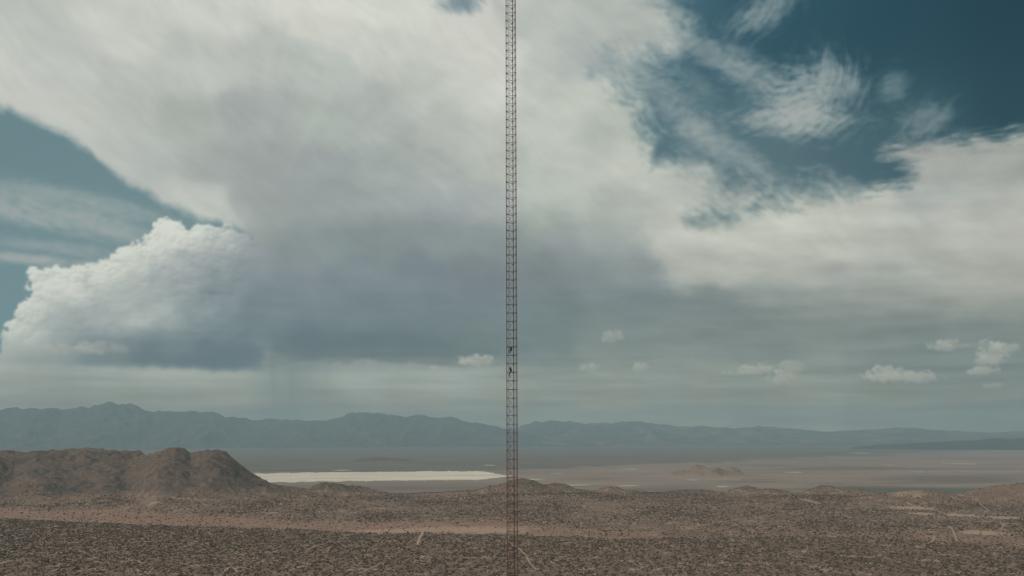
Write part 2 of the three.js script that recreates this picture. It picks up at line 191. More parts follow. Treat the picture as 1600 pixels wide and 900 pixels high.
function baseHeight(x, z) {
  const d = Math.hypot(x, z), edge = 2090 + 110 * n2(x * 0.0016 + 4, 3.3);
  const drop = sstep(edge, edge + 2300, d);
  return mix(1.6 * n2(x * 0.004, z * 0.004) + 0.5 * n2(x * 0.02, z * 0.02) + 5 * sstep(1500, 2300, d) * n2(x * 0.0022 + 8, z * 0.0022), VALLEY, drop) + (d > 9000 ? sstep(9000, 26000, d) * 25 * n2(x * 0.0002, z * 0.0002) : 0);
}
const TRACKS = [{ w: 3.2, label: 'long straight pale dirt track climbing to the right', p: [178.5, -1347, 232.5, -1407.5, 307.4, -1473.2, 398.7, -1579.8, 476.7, -1651, 589.2, -1771.7] },
  { w: 3, label: 'faint dirt track along the sandy strip at left', p: [-1013.7, -1704.1, -870.7, -1622.9, -752, -1572, -645.3, -1535.2, -543.5, -1500.1, -446.4, -1466.6, -376.9, -1484.6, -287.1, -1413.8, -199.8, -1375.2] },
  { w: 3.5, label: 'short pale track leaving the sandy strip left of the tower', p: [-132.5, -1232.2, -137.8, -1306.8, -140.9, -1391.2, -143.5, -1447.4] },
  { w: 4, label: 'pale track winding below the rounded mound at right', p: [866.3, -1941.1, 843, -1792.1, 825.5, -1691.4, 828.9, -1638.4] },
  { w: 5, label: 'pale track crossing the foot of the rounded mound', p: [910.4, -2116.8, 908.4, -2054.2, 919.9, -2033.6, 952.3, -2052.2, 1050, -2068.2, 1097.8, -2045.7] },
  { w: 1.9, label: 'short pale trail scratched through the scrub', group: 'short trails in the scrub', p: [-170.8, -987.3, -162.6, -1024.1, -156.9, -1069.1] },
  { w: 1.9, label: 'short pale trail scratched through the scrub', group: 'short trails in the scrub', p: [-4.2, -1352.3, -8.5, -1272.5, 9.1, -1188, 16.7, -1126, 20.2, -1059.9, 26.5, -1010.5] },
  { w: 1.9, label: 'short pale trail scratched through the scrub', group: 'short trails in the scrub', p: [636.1, -1423.5, 622.7, -1351.2, 613.5, -1301.8] },
  { w: 1.9, label: 'short pale trail scratched through the scrub', group: 'short trails in the scrub', p: [719.3, -1460.2, 679.4, -1367, 631.1, -1262.6] },
  { w: 1.9, label: 'short pale trail scratched through the scrub', group: 'short trails in the scrub', p: [944.8, -1788.2, 918.4, -1715.7, 856.3, -1612.3] },
  { w: 1.9, label: 'short pale trail scratched through the scrub', group: 'short trails in the scrub', p: [-326.4, -1008.7, -330.2, -1047.3, -307.5, -999.1] },
  { w: 1.9, label: 'short pale trail scratched through the scrub', group: 'short trails in the scrub', p: [-273.3, -1182.1, -268.2, -1235.8, -264.1, -1249.9] },
  { w: 1.9, label: 'short pale trail scratched through the scrub', group: 'short trails in the scrub', p: [842, -1530.5, 807.4, -1457.4, 759.2, -1382.5] },
  { w: 1.9, label: 'short pale trail scratched through the scrub', group: 'short trails in the scrub', p: [564.8, -1228, 591.6, -1256.3, 625.9, -1317.6] },
  { w: 1.9, label: 'short pale trail scratched through the scrub', group: 'short trails in the scrub', p: [1013.9, -1917, 960, -1787.6, 922, -1715.6] },
  { w: 1.9, label: 'short pale trail scratched through the scrub', group: 'short trails in the scrub', p: [-450.1, -1199.6, -453.2, -1254.9] },
  { w: 1.9, label: 'short pale trail scratched through the scrub', group: 'short trails in the scrub', p: [489.1, -1216, 512.3, -1229.4] }];
const PADS = [[908.3, -2034.1, 33, 60], [825.2, -1824.1, 42, 56], [716.6, -1357.1, 37, 31], [883.9, -1599, 30, 29], [835.4, -1651.1, 28, 26], [680.5, -2024.4, 8, 60], [-83.7, -1426.4, 117, 49], [-194.9, -1411, 64, 28], [777.1, -1679.7, 22, 27]];
const segs = []; for (const t of TRACKS) for (let i = 0; i < t.p.length - 2; i += 2) segs.push([t.p[i], t.p[i + 1], t.p[i + 2], t.p[i + 3], t.w]);
const nearTrack = (x, z) => { for (const [ax, az, bx, bz, w] of segs) { const ex = bx - ax, ez = bz - az, t = clamp(((x - ax) * ex + (z - az) * ez) / (ex * ex + ez * ez)); if (Math.hypot(x - ax - ex * t, z - az - ez * t) < w * 0.6 + 0.6) return true; } return false; };
const padAt = (x, z) => { let m = 0; for (const [px, pz, rx, rz] of PADS) { const q = 1.15 - Math.hypot((x - px) / rx, (z - pz) / rz) + 0.45 * n2(x * 0.05, z * 0.05) + 0.2 * n2(x * 0.2, z * 0.2); if (q > m) m = q; } return clamp(m * 3); };
function cover(x, z) {                                             // how bare and how bushy the plain is here
  const zn = alongX(NEAR_EDGE, x), zf = alongX(FAR_EDGE, x), wob = 28 * fbm(x * 0.008, z * 0.008, 3), p = -z + wob, band = sstep(-zn - 8, -zn + 12, p) * sstep(-zf + 60, -zf - 70, p);
  const fadeR = sstep(330, -40, x), dense = sstep(-zn + 6, -zn - 14, p), pad = padAt(x, z);
  return { bare: Math.max(band * mix(0.25, 0.85, fadeR), pad), dense, pad };
}
const C3 = (r, g, b) => [r, g, b];
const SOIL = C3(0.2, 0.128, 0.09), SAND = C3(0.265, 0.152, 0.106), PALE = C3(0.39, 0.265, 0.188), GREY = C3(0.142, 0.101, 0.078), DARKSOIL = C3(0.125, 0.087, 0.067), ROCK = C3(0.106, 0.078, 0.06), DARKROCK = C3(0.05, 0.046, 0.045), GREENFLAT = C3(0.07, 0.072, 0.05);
const blend = (c, k, t) => { c[0] += (k[0] - c[0]) * t; c[1] += (k[1] - c[1]) * t; c[2] += (k[2] - c[2]) * t; };
function soil(x, z, c) {
  const d = Math.hypot(x, z);
  c[0] = SOIL[0]; c[1] = SOIL[1]; c[2] = SOIL[2];
  const m1 = fbm(x * 0.0035, z * 0.0035, 4), m2 = fbm(x * 0.03 + 7, z * 0.03, 3), m3 = fbm(x * 0.16, z * 0.16, 2);
  if (d < 3200) {
    const k = cover(x, z);
    blend(c, GREY, clamp(0.3 + m1 * 1.1) * (1 - k.bare));
    blend(c, [0.165, 0.106, 0.075], k.dense * 0.8);
    blend(c, SAND, k.bare);
    blend(c, PALE, clamp(sstep(0.22, 0.42, m2 * 0.7 + m3 * 0.8) * 0.85 * (1 - k.bare * 0.6)));
    blend(c, PALE, clamp(k.pad * 0.8));
  }
  if (d > 2900) {                                                   // the basin beyond: streaked flats
    const t = sstep(2900, 3300, d), s = fbm(x * 0.00055 + 3, z * 0.0016, 5, 0.6), az = Math.atan2(x, -z) * 57.3, v = [0.265, 0.19, 0.148];
    blend(v, PALE, clamp(sstep(0.05, 0.45, s) * 0.55)); blend(v, GREY, clamp(sstep(0, -0.4, s) * 0.8));
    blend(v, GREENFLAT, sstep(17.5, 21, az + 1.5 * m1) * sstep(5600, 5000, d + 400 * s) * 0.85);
    blend(v, [0.125, 0.1, 0.08], sstep(-150, 150, -z - 6900 - Math.max(0, x + 300) * 1.0 + 900 * m1 + 1300 * s) * clamp(0.75 + s));  // cloud shade over the far basin, painted into the floor colour
    blend(v, [0.17, 0.122, 0.1], sstep(5700, 5000, d) * sstep(4, -2, az) * 0.5);
    blend(c, v, t);
  }
  const j = 1 + 0.16 * m3 + 0.1 * m2; c[0] *= j; c[1] *= j; c[2] *= j;
}
const earth = new THREE.MeshStandardMaterial({ vertexColors: true, roughness: 1 });
function sheet(pos, col, nu, nv, closed) {
  const g = new THREE.BufferGeometry(), idx = new Uint32Array((nu - (closed ? 0 : 1)) * (nv - 1) * 6); let k = 0;
  for (let j = 0; j < nv - 1; j++) for (let i = 0; i < (closed ? nu : nu - 1); i++) { const a = j * nu + i, b = j * nu + ((i + 1) % nu), c = a + nu, d = b + nu; idx[k++] = a; idx[k++] = b; idx[k++] = c; idx[k++] = b; idx[k++] = d; idx[k++] = c; }
  g.setAttribute('position', new THREE.BufferAttribute(pos, 3)); g.setAttribute('color', new THREE.BufferAttribute(col, 3)); g.setIndex(new THREE.BufferAttribute(idx, 1)); g.computeVertexNormals();
  return g;
}
{
  const az = [], rs = [3];
  for (let a = -36; a < 36.001; a += 0.066) az.push(a);
  for (let a = 39; a < 322; a += 3) az.push(a);
  for (let r = 25; r < 700; r *= 1.3) rs.push(r);
  for (let r = 700; r < 5200; r *= 1.0044) rs.push(r);
  for (let r = 5200; r < 33000; r *= 1.013) rs.push(r);
  const nu = az.length, nv = rs.length, pos = new Float32Array(nu * nv * 3), col = new Float32Array(nu * nv * 3), c = [0, 0, 0];
  for (let j = 0, k = 0; j < nv; j++) for (let i = 0; i < nu; i++, k += 3) {
    const t = (az[i] * Math.PI) / 180, x = Math.sin(t) * rs[j], z = -Math.cos(t) * rs[j];
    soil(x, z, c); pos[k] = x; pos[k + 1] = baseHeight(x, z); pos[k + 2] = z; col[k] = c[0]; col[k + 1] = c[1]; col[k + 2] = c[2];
  }
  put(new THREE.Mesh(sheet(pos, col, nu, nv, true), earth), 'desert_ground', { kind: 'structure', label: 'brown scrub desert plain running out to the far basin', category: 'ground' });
}
console.log('ground done');

// hills: smooth union of domes, gullied, standing on the plain
const HILLS = [{ name: 'rocky_hills', label: 'two rounded rocky brown hills at the left of the plain', ridge: true, rocky: true, cell: 4.5, grain: 0.0065, rough: 17, tone: ROCK, crag: 0.6, far: false, domes: [[-1547.9, -2452.4, 105.4, 238, 381], [-1266, -2497.4, 116.2, 418, 669], [-931.4, -2534.3, 116.4, 302, 484], [-698.3, -2504.5, 80, 194, 310]] },
  { name: 'low_hill', label: 'low brown knoll just right of the rocky hills below the dry lake', ridge: false, rocky: false, cell: 5, grain: 0.011, rough: 7, tone: ROCK, crag: 0.6, far: false, domes: [[-514.4, -2466.9, 24, 79, 95], [-460.5, -2518.2, 10.5, 86, 86], [-642.7, -2478, 11.5, 115, 115]] },
  { name: 'low_hill', label: 'low brown hill behind the foot of the tower', ridge: false, rocky: false, cell: 5, grain: 0.011, rough: 7, tone: ROCK, crag: 0.55, far: false, domes: [[-111, -2497.5, -1.9, 112, 112], [-20.1, -2499.9, 15.4, 84, 84], [25.4, -2479.9, 30.5, 89, 98], [119.2, -2517.2, 15.8, 75, 75], [182.5, -2533.4, -3.3, 76, 76]] },
  { name: 'low_hill', label: 'tiny dark pointed knoll right of the tower hill', ridge: false, rocky: false, cell: 4, grain: 0.016, rough: 5, tone: ROCK, crag: 0.8, far: false, domes: [[275, -2484.8, 8.2, 49, 49], [337, -2517.5, -4.6, 57, 57]] },
  { name: 'low_hill', label: 'long low rise on the plain rim, right of the tiny pointed knoll', ridge: false, rocky: false, cell: 5, grain: 0.011, rough: 6, tone: ROCK, crag: 0.5, far: false, domes: [[645.7, -2435.9, 9.8, 56, 56], [510.4, -2426.9, 2.1, 93, 93], [697.2, -2400.8, 4.8, 75, 75]] },
  { name: 'low_hill', label: 'low twin knoll on the plain rim left of the rounded mound', ridge: false, rocky: false, cell: 5, grain: 0.011, rough: 6, tone: ROCK, crag: 0.5, far: false, domes: [[845.5, -2373.9, 16, 60, 60], [891, -2335.8, 11.3, 84, 84]] },
  { name: 'low_hill', label: 'smooth rounded brown mound with pale clearings at its foot', ridge: false, rocky: false, cell: 5, grain: 0.008, rough: 4, tone: SOIL, crag: 0.2, far: false, domes: [[944.4, -2031.2, 23.1, 104, 104], [894.5, -2053.7, 14.6, 84, 84]] },
  { name: 'low_hill', label: 'brown slope rising at the right edge of the plain', ridge: false, rocky: false, cell: 5, grain: 0.008, rough: 5, tone: SOIL, crag: 0.25, far: false, domes: [[1123.9, -2006.7, 35.4, 103, 103], [1204.6, -2017.8, 44.6, 123, 123], [1086.8, -2049.7, 18.6, 87, 87]] },
  { name: 'rocky_outcrop', label: 'small dark rocky outcrop standing alone on the basin floor at right', ridge: false, rocky: true, cell: 8, grain: 0.01, rough: 20, tone: SOIL, crag: 0.6, far: true, domes: [[1249.1, -5868.5, -48.6, 90, 90], [1342.5, -5847.9, -60.8, 116, 116], [1463.7, -5870.3, -57.8, 81, 81], [1176.3, -5985.5, -90.8, 127, 127], [1540.5, -5798.9, -113.6, 116, 116]] },
  { name: 'far_hills', label: 'faint low hills on the basin floor behind the dry lake', ridge: false, rocky: false, cell: 20, grain: 0.003, rough: 10, tone: ROCK, crag: 0.2, far: true, domes: [[-1450.2, -9388.7, -75.7, 284, 284], [-1234.3, -9318.6, -88.1, 210, 210], [-1700.6, -9448.2, -110.3, 215, 215]] }];
const ROCKY_SKYLINE = [-33.43, -1, -32.26, -0.92, -30.43, -0.83, -29.8, -0.81, -28.52, -0.75, -27.55, -0.69, -26.21, -0.62, -26.01, -0.59, -25.53, -0.67, -23.79, -0.76, -23.25, -0.88, -22.78, -1.07, -22.42, -1, -22, -0.85, -21.57, -0.7, -21.1, -0.67, -20.62, -0.83, -20.23, -1.06, -19.8, -0.95, -19.24, -0.8, -18.68, -0.88, -18.21, -1.04, -17.82, -1.28, -17.31, -1.68, -16.71, -2.12, -16.12, -2.52, -15.33, -2.89, -14.34, -3.14, -13.15, -3.32, -11.56, -3.5];
function ridgeRise(x, z) {                                         // the rocky hills: two masses, the right one nearer
  const az = (Math.atan2(x, -z) * 180) / Math.PI, d = Math.hypot(x, z), near = sstep(-23.9, -21.9, az), rd = mix(2900, 2650, near) + 50 * n2(az * 0.5, 2), foot = rd - 640 + 90 * n2(az * 0.4 + 3, 0.5), back = rd + 480;
  const u = d < rd ? clamp((d - foot) / (rd - foot)) : clamp((back - d) / (back - rd)), t = (az * Math.PI) / 180;
  const top = Math.max(0, 150 + rd * Math.tan((curve(ROCKY_SKYLINE, az) * Math.PI) / 180) - baseHeight(Math.sin(t) * rd, -Math.cos(t) * rd)) * sstep(-36.5, -34, az) * sstep(-11.5, -13, az);
  const wx = x + 60 * n2(x * 0.006, z * 0.006), spur = ridged(wx * 0.0042 + 1.5, z * 0.0026, 4) - 0.6, knob = fbm(x * 0.02, z * 0.02, 4), fine = ridged(x * 0.035, z * 0.035, 2) - 0.6, big = sstep(0, 40, top);
  return top * mix(Math.pow(u, 1.5), u * u * (3 - 2 * u), 0.3) - 3 * (1 - sstep(0, 0.06, u)) + big * (spur * 50 * u * (1.06 - u) * 1.5 + knob * 6 * sstep(0, 0.4, u) + fine * 4 * sstep(0.1, 0.6, u) + Math.max(0, fbm(x * 0.011 + 4, z * 0.011, 3) - 0.14) * 24 * sstep(0.15, 0.5, u));
}
function hillRise(h, x, z) {                                       // height above the plain under it
  if (h.ridge) return ridgeRise(x, z);
  let rise = -4;
  for (const [cx, cz, top, rx, rz] of h.domes) {
    const q = Math.hypot((x - cx) / rx, (z - cz) / rz); if (q > 2.6) continue;
    const b = baseHeight(cx, cz), g = (top - b) * Math.exp(-q * q * (h.rocky ? 1.0 : 1.1)) * 1.0 - 2;
    const k = h.rocky ? 34 : 6, t = clamp(0.5 + (0.5 * (rise - g)) / k); rise = mix(g, rise, t) + k * t * (1 - t) * 0.5;
  }
  const r = Math.max(rise, 0);
  const gully = ridged(x * h.grain + 5, z * h.grain, 4) - 0.62, knob = fbm(x * h.grain * 5, z * h.grain * 5, 3);
  return rise + sstep(0, 18, r) * (gully * h.rough * sstep(0, 40, r + 8) + knob * h.rough * 0.3 + ridged(x * h.grain * 2.6, z * h.grain * 2.6 + 9, 3) * h.rough * 0.3);
}
for (const h of HILLS) {
  let x0 = 1e9, x1 = -1e9, z0 = 1e9, z1 = -1e9;
  for (const [cx, cz, , rx, rz] of h.domes) { x0 = Math.min(x0, cx - rx * 2.4); x1 = Math.max(x1, cx + rx * 2.4); z0 = Math.min(z0, cz - rz * 2.4); z1 = Math.max(z1, cz + rz * 2.4); }
  const nu = Math.ceil((x1 - x0) / h.cell), nv = Math.ceil((z1 - z0) / h.cell), pos = new Float32Array(nu * nv * 3), col = new Float32Array(nu * nv * 3), c = [0, 0, 0];
  for (let j = 0, k = 0; j < nv; j++) for (let i = 0; i < nu; i++, k += 3) {
    const x = x0 + i * h.cell, z = z1 - j * h.cell, r = hillRise(h, x, z);
    soil(x, z, c); pos[k] = x; pos[k + 1] = baseHeight(x, z) + r; pos[k + 2] = z;
    const m = fbm(x * 0.012, z * 0.012, 4), f = fbm(x * 0.06, z * 0.06, 3), out = sstep(0.2, 0.5, ridged(x * 0.011 + 2, z * 0.014, 3) * 0.6 + m * 0.9 + f * 0.5 - 0.1);
    const up = sstep(3, 30, r);
    blend(c, h.tone, up * 0.75); blend(c, DARKROCK, up * out * h.crag); blend(c, PALE, up * sstep(0.25, 0.6, f) * 0.25);
    col[k] = c[0]; col[k + 1] = c[1]; col[k + 2] = c[2];
  }
  put(new THREE.Mesh(sheet(pos, col, nu, nv, false), earth), h.name, { kind: 'structure', label: h.label, category: h.rocky ? 'hills' : 'hill' });
}
// mountain ranges on the far side of the basin
const WEST_RANGE = [-34.25, 1.49, -32.49, 1.72, -30.64, 1.68, -29.68, 1.65, -28.39, 1.74, -27.55, 1.57, -26.39, 1.84, -25.71, 1.93, -24.68, 2.01, -23.97, 1.95, -23.06, 1.72, -22.33, 1.58, -20.31, 1.59, -18.79, 1.36, -17.06, 1.17, -15.69, 1.09, -14.51, 1.06, -12.91, 1.02, -11.7, 1.14, -10.49, 1.47, -9.47, 1.59, -8.43, 1.47, -7.18, 1.35, -6.14, 1.43, -5.09, 1.26, -4.04, 1.18, -2.98, 1.01, -1.72, 0.75, -0.66, 0.54, 0.39, 0.33, 2.07, -0.09, 6.25, -0.43], EAST_RANGE = [-4.23, -0.4, -0.87, 0.25, -0.03, 0.46, 0.6, 0.66, 1.45, 0.91, 2.51, 0.99, 3.56, 0.94, 4.4, 0.82, 5.03, 0.77, 6.28, 0.81, 7.53, 0.88, 8.36, 0.88, 9.59, 0.75, 10.81, 0.54, 12.84, 0.57, 14.43, 0.44, 16.39, 0.51, 17.92, 0.34, 19.8, 0.17, 20.92, 0.21, 22.38, 0.27, 24.17, 0.38, 25.21, 0.33, 26.56, 0.18, 28.54, 0.09, 30.46, 0.12, 34.93, 0.03], FAR_RIDGE = [21.22, -0.76, 23.74, -0.57, 25.14, -0.49, 26.51, -0.42, 27.85, -0.34, 28.83, -0.27, 30.43, -0.24, 33.47, -0.1, 36.29, -0.24];
function range(name, label, skyline, a0, a1, foot, ridge, back, tone, bright, seed) {
  const nu = Math.round((a1 - a0) / 0.07), nv = 150, pos = new Float32Array(nu * nv * 3), col = new Float32Array(nu * nv * 3), c = [0, 0, 0];
  for (let j = 0, k = 0; j < nv; j++) for (let i = 0; i < nu; i++, k += 3) {
    const a = a0 + ((a1 - a0) * i) / (nu - 1), d = mix(foot, back, j / (nv - 1)), t = (a * Math.PI) / 180, x = Math.sin(t) * d, z = -Math.cos(t) * d;
    const top = 150 + ridge * Math.tan((curve(skyline, a) * Math.PI) / 180) - VALLEY, rd = ridge + 500 * n2(a * 0.3 + seed, 1.5);
    const u = d < rd ? clamp((d - foot) / (rd - foot)) : clamp((back - d) / (back - rd));
    const g = ridged(x * 0.0005 + seed, z * 0.0003, 6), f = fbm(x * 0.0022, z * 0.0018 + seed, 4);
    const shape = Math.pow(u, 1.7) * (0.86 + 0.14 * u) , jag = fbm(x * 0.0031 + seed, z * 0.0031, 3), cut = jag * 0.09 * u + (g - 0.66) * 0.8 * u * (1.08 - u) * 1.6 + f * 0.06 * u;
    pos[k] = x; pos[k + 1] = VALLEY - 12 + Math.max(0, top + 12) * Math.max(0, shape + cut); pos[k + 2] = z;
    c[0] = tone[0]; c[1] = tone[1]; c[2] = tone[2]; blend(c, bright, clamp(0.4 + f * 1.5 + (g - 0.6) * 1.3));
    col[k] = c[0]; col[k + 1] = c[1]; col[k + 2] = c[2];
  }
  put(new THREE.Mesh(sheet(pos, col, nu, nv, false), earth), name, { kind: 'structure', label, category: 'mountains' });
}
range('mountain_range', 'dark blue hazy mountain range on the left behind the rain', WEST_RANGE, -36, 6, 20500, 25500, 29000, [0.055, 0.054, 0.052], [0.09, 0.083, 0.075], 3);  // darker tones than the east range: cloud shade put into the rock colour
range('mountain_range', 'paler ridged mountain range beyond the basin on the right', EAST_RANGE, -4, 36, 21500, 28000, 32500, [0.07, 0.066, 0.06], [0.17, 0.15, 0.128], 12);
range('mountain_ridge', 'low dark ridge at the right edge in front of the paler mountains', FAR_RIDGE, 21.3, 36, 16500, 19000, 20500, [0.035, 0.034, 0.033], [0.05, 0.047, 0.043], 21);

// pale dry lake and salt flats on the basin floor
{
  const nu = 260, nv = 26, pos = new Float32Array(nu * nv * 3), col = new Float32Array(nu * nv * 3);
  for (let j = 0, k = 0; j < nv; j++) for (let i = 0; i < nu; i++, k += 3) {
    const s = i / (nu - 1), a = mix(-19, 0.35, s), tip = sstep(0, 0.03, s) * sstep(1, 0.85, s), near = 5580 + 110 * n2(a * 1.1, 2) + 60 * n2(a * 5, 8) + 40 * n2(a * 13, 8) + (1 - tip) * 500, far = 6950 + 160 * n2(a * 0.8, 7) + 110 * n2(a * 4, 1) + 70 * n2(a * 11, 1) - (1 - tip) * 900;
    const d = mix(near, Math.max(far, near + 5), j / (nv - 1)), t = (a * Math.PI) / 180, x = Math.sin(t) * d, z = -Math.cos(t) * d, q = 0.9 + 0.36 * fbm(x * 0.0012, z * 0.006, 4) - 0.2 * sstep(0.2, 0.5, fbm(x * 0.004, z * 0.012 + 4, 3));
    pos[k] = x; pos[k + 1] = Math.max(baseHeight(x, z), VALLEY) + 0.6; pos[k + 2] = z; col[k] = 0.8 * q; col[k + 1] = 0.685 * q; col[k + 2] = 0.545 * q;
  }
  put(new THREE.Mesh(sheet(pos, col, nu, nv, false), earth), 'dry_lake', { kind: 'structure', label: 'long pale dry lake bed on the basin floor', category: 'dry lake' });
}
const SALT = [[638.8, -4901, 81, 62], [1138.6, -4782.7, 44, 59], [139.8, -5636.7, 67, 99], [377.1, -4978.2, 89, 64], [1125.5, -5493.7, 42, 78], [4271.8, -8296.9, 97, 162], [4189.6, -8399.1, 56, 128], [3022.6, -6529.5, 43, 77], [5188.1, -13010.9, 125, 312], [975.4, -7253.1, 87, 95], [325.7, -6461.1, 58, 64], [2098.1, -6545.1, 103, 66], [3419.2, -7939.6, 65, 98], [-1390.6, -7184.1, 76, 134], [-217.6, -8286.7, 62, 143]], saltMat = plain(0.5, 0.43, 0.34, 1);
for (const [x, z, rx, rz] of SALT) {
  const n = 28, v = [0, 0, 0], id = [];
  for (let i = 0; i < n; i++) { const t = (i / n) * 6.2832, q = 0.85 + 0.5 * n2(Math.cos(t) * 1.3 + x, Math.sin(t) * 1.3 + z); v.push(Math.cos(t) * rx * q, 0, -Math.sin(t) * rz * q); id.push(0, 1 + i, 1 + ((i + 1) % n)); }
  const g = new THREE.BufferGeometry(); g.setAttribute('position', new THREE.Float32BufferAttribute(v, 3)); g.setIndex(id); g.computeVertexNormals();
  const m = put(new THREE.Mesh(g, saltMat), 'salt_flat', { kind: 'structure', label: 'small white salt flat streak on the basin floor', category: 'salt flat', group: 'small salt flats in the basin' });
  m.position.set(x, baseHeight(x, z) + 0.8, z);
}
console.log('hills done');

// dirt tracks
const nearHills = HILLS.filter((h) => !h.far);
function topAt(x, z) { const b = baseHeight(x, z); let r = 0; for (const h of nearHills) if (x > h.box[0] && x < h.box[1] && z > h.box[2] && z < h.box[3]) r = Math.max(r, hillRise(h, x, z)); return b + r; }
for (const h of HILLS) { h.box = [1e9, -1e9, 1e9, -1e9]; for (const [cx, cz, , rx, rz] of h.domes) { h.box = [Math.min(h.box[0], cx - rx * 2.4), Math.max(h.box[1], cx + rx * 2.4), Math.min(h.box[2], cz - rz * 2.4), Math.max(h.box[3], cz + rz * 2.4)]; } }
const trackMat = plain(0.4, 0.285, 0.2, 1);
for (const t of TRACKS) {
  const pts = []; for (let i = 0; i < t.p.length; i += 2) pts.push(new THREE.Vector3(t.p[i], 0, t.p[i + 1]));
  const cv = new THREE.CatmullRomCurve3(pts), n = Math.max(6, Math.round(cv.getLength() / 7)), v = [], id = [];
  for (let i = 0; i <= n; i++) {
    const p = cv.getPointAt(i / n), d = cv.getTangentAt(i / n), w = (t.w / 2) * (0.85 + 0.5 * n2(p.x * 0.05, p.z * 0.05)), sx = -d.z, sz = d.x;
    for (const s of [-1, 0, 1]) { const x = p.x + sx * w * s, z = p.z + sz * w * s; v.push(x, topAt(x, z) + 0.22, z); }
    if (i) for (const s of [0, 1]) { const a = (i - 1) * 3 + s; id.push(a, a + 1, a + 3, a + 1, a + 4, a + 3); }
  }
  const g = new THREE.BufferGeometry(); g.setAttribute('position', new THREE.Float32BufferAttribute(v, 3)); g.setIndex(id); g.computeVertexNormals();
  put(new THREE.Mesh(g, trackMat), 'dirt_track', { kind: 'structure', label: t.label, category: 'track', ...(t.group ? { group: t.group } : {}) });
}

// desert scrub: far more bushes than anyone could count
{
  const r = rng(99), parts = [];
  for (let i = 0; i < 7; i++) {
    const g = new THREE.IcosahedronGeometry(1, 0), p = g.attributes.position, a = r() * 6.28, q = i ? 0.25 + r() * 0.4 : 0, s = 0.28 + r() * 0.28;
    for (let k = 0; k < p.count; k++) { const x = p.getX(k), y = p.getY(k), z = p.getZ(k), w = 1 + 0.35 * n2(x * 3 + i * 5, y * 3 + z * 2.2); p.setXYZ(k, x * s * w + Math.cos(a) * q, Math.max(-0.05, y * s * w * 0.9 + s * 0.6), z * s * w + Math.sin(a) * q); }
    parts.push(g);
  }
  const bush = mergeGeometries(parts); bush.computeVertexNormals();
  const list = [], tint = [], R = (e) => mix(e[0], e[1], r());
  const N = 300000;
  for (let i = 0; i < N; i++) {
    const d = Math.sqrt(mix(880 * 880, 2850 * 2850, r())), a = mix(-35.5, 35.5, r()) * 0.0174533, x = Math.sin(a) * d, z = -Math.cos(a) * d, k = cover(x, z);
    const patch = fbm(x * 0.008 + 11, z * 0.0045, 4), wash = sstep(-0.32, 0.22, n2(x * 0.13 + 3, z * 0.034) + 0.5 * n2(x * 0.31, z * 0.09)), den = (0.42 + (0.5 + 0.3 * sstep(200, -700, x)) * k.dense + 0.95 * patch) * (0.3 + 1.0 * wash) * (1 - 0.93 * k.bare) * mix(1, 0.85, sstep(1700, 2300, d));
    if (r() > den || nearTrack(x, z)) continue;
    const y = topAt(x, z); if (y < -40) continue;
    const s = (0.9 + 1.3 * r() * r()) * (r() < 0.12 ? 1.55 : 1) * mix(1, 0.8, sstep(8, 40, y)), h = s * (0.75 + 0.5 * r());
    list.push(x, y, z, s, h, r() * 6.28);
    const g = r(), v = 0.75 + 0.6 * r();
    const tc = g < 0.62 ? [0.062, 0.047, 0.032] : g < 0.85 ? [0.085, 0.059, 0.042] : g < 0.95 ? [0.15, 0.108, 0.073] : [0.045, 0.05, 0.033];
    tint.push(tc[0] * v, tc[1] * v, tc[2] * v);
  }
  const n = list.length / 6, im = new THREE.InstancedMesh(bush, plain(1, 1, 1, 1), n), m = new THREE.Matrix4(), q = new THREE.Quaternion(), up = new THREE.Vector3(0, 1, 0), P = new THREE.Vector3(), S = new THREE.Vector3(), col = new THREE.Color();
  for (let i = 0; i < n; i++) { const o = i * 6; m.compose(P.set(list[o], list[o + 1], list[o + 2]), q.setFromAxisAngle(up, list[o + 5]), S.set(list[o + 3], list[o + 4], list[o + 3])); im.setMatrixAt(i, m); im.setColorAt(i, col.setRGB(tint[i * 3], tint[i * 3 + 1], tint[i * 3 + 2])); }
  put(im, 'desert_scrub', { kind: 'stuff', label: 'low olive and brown scrub covering the desert plain', category: 'scrub' });
  console.log('scrub', n);
}

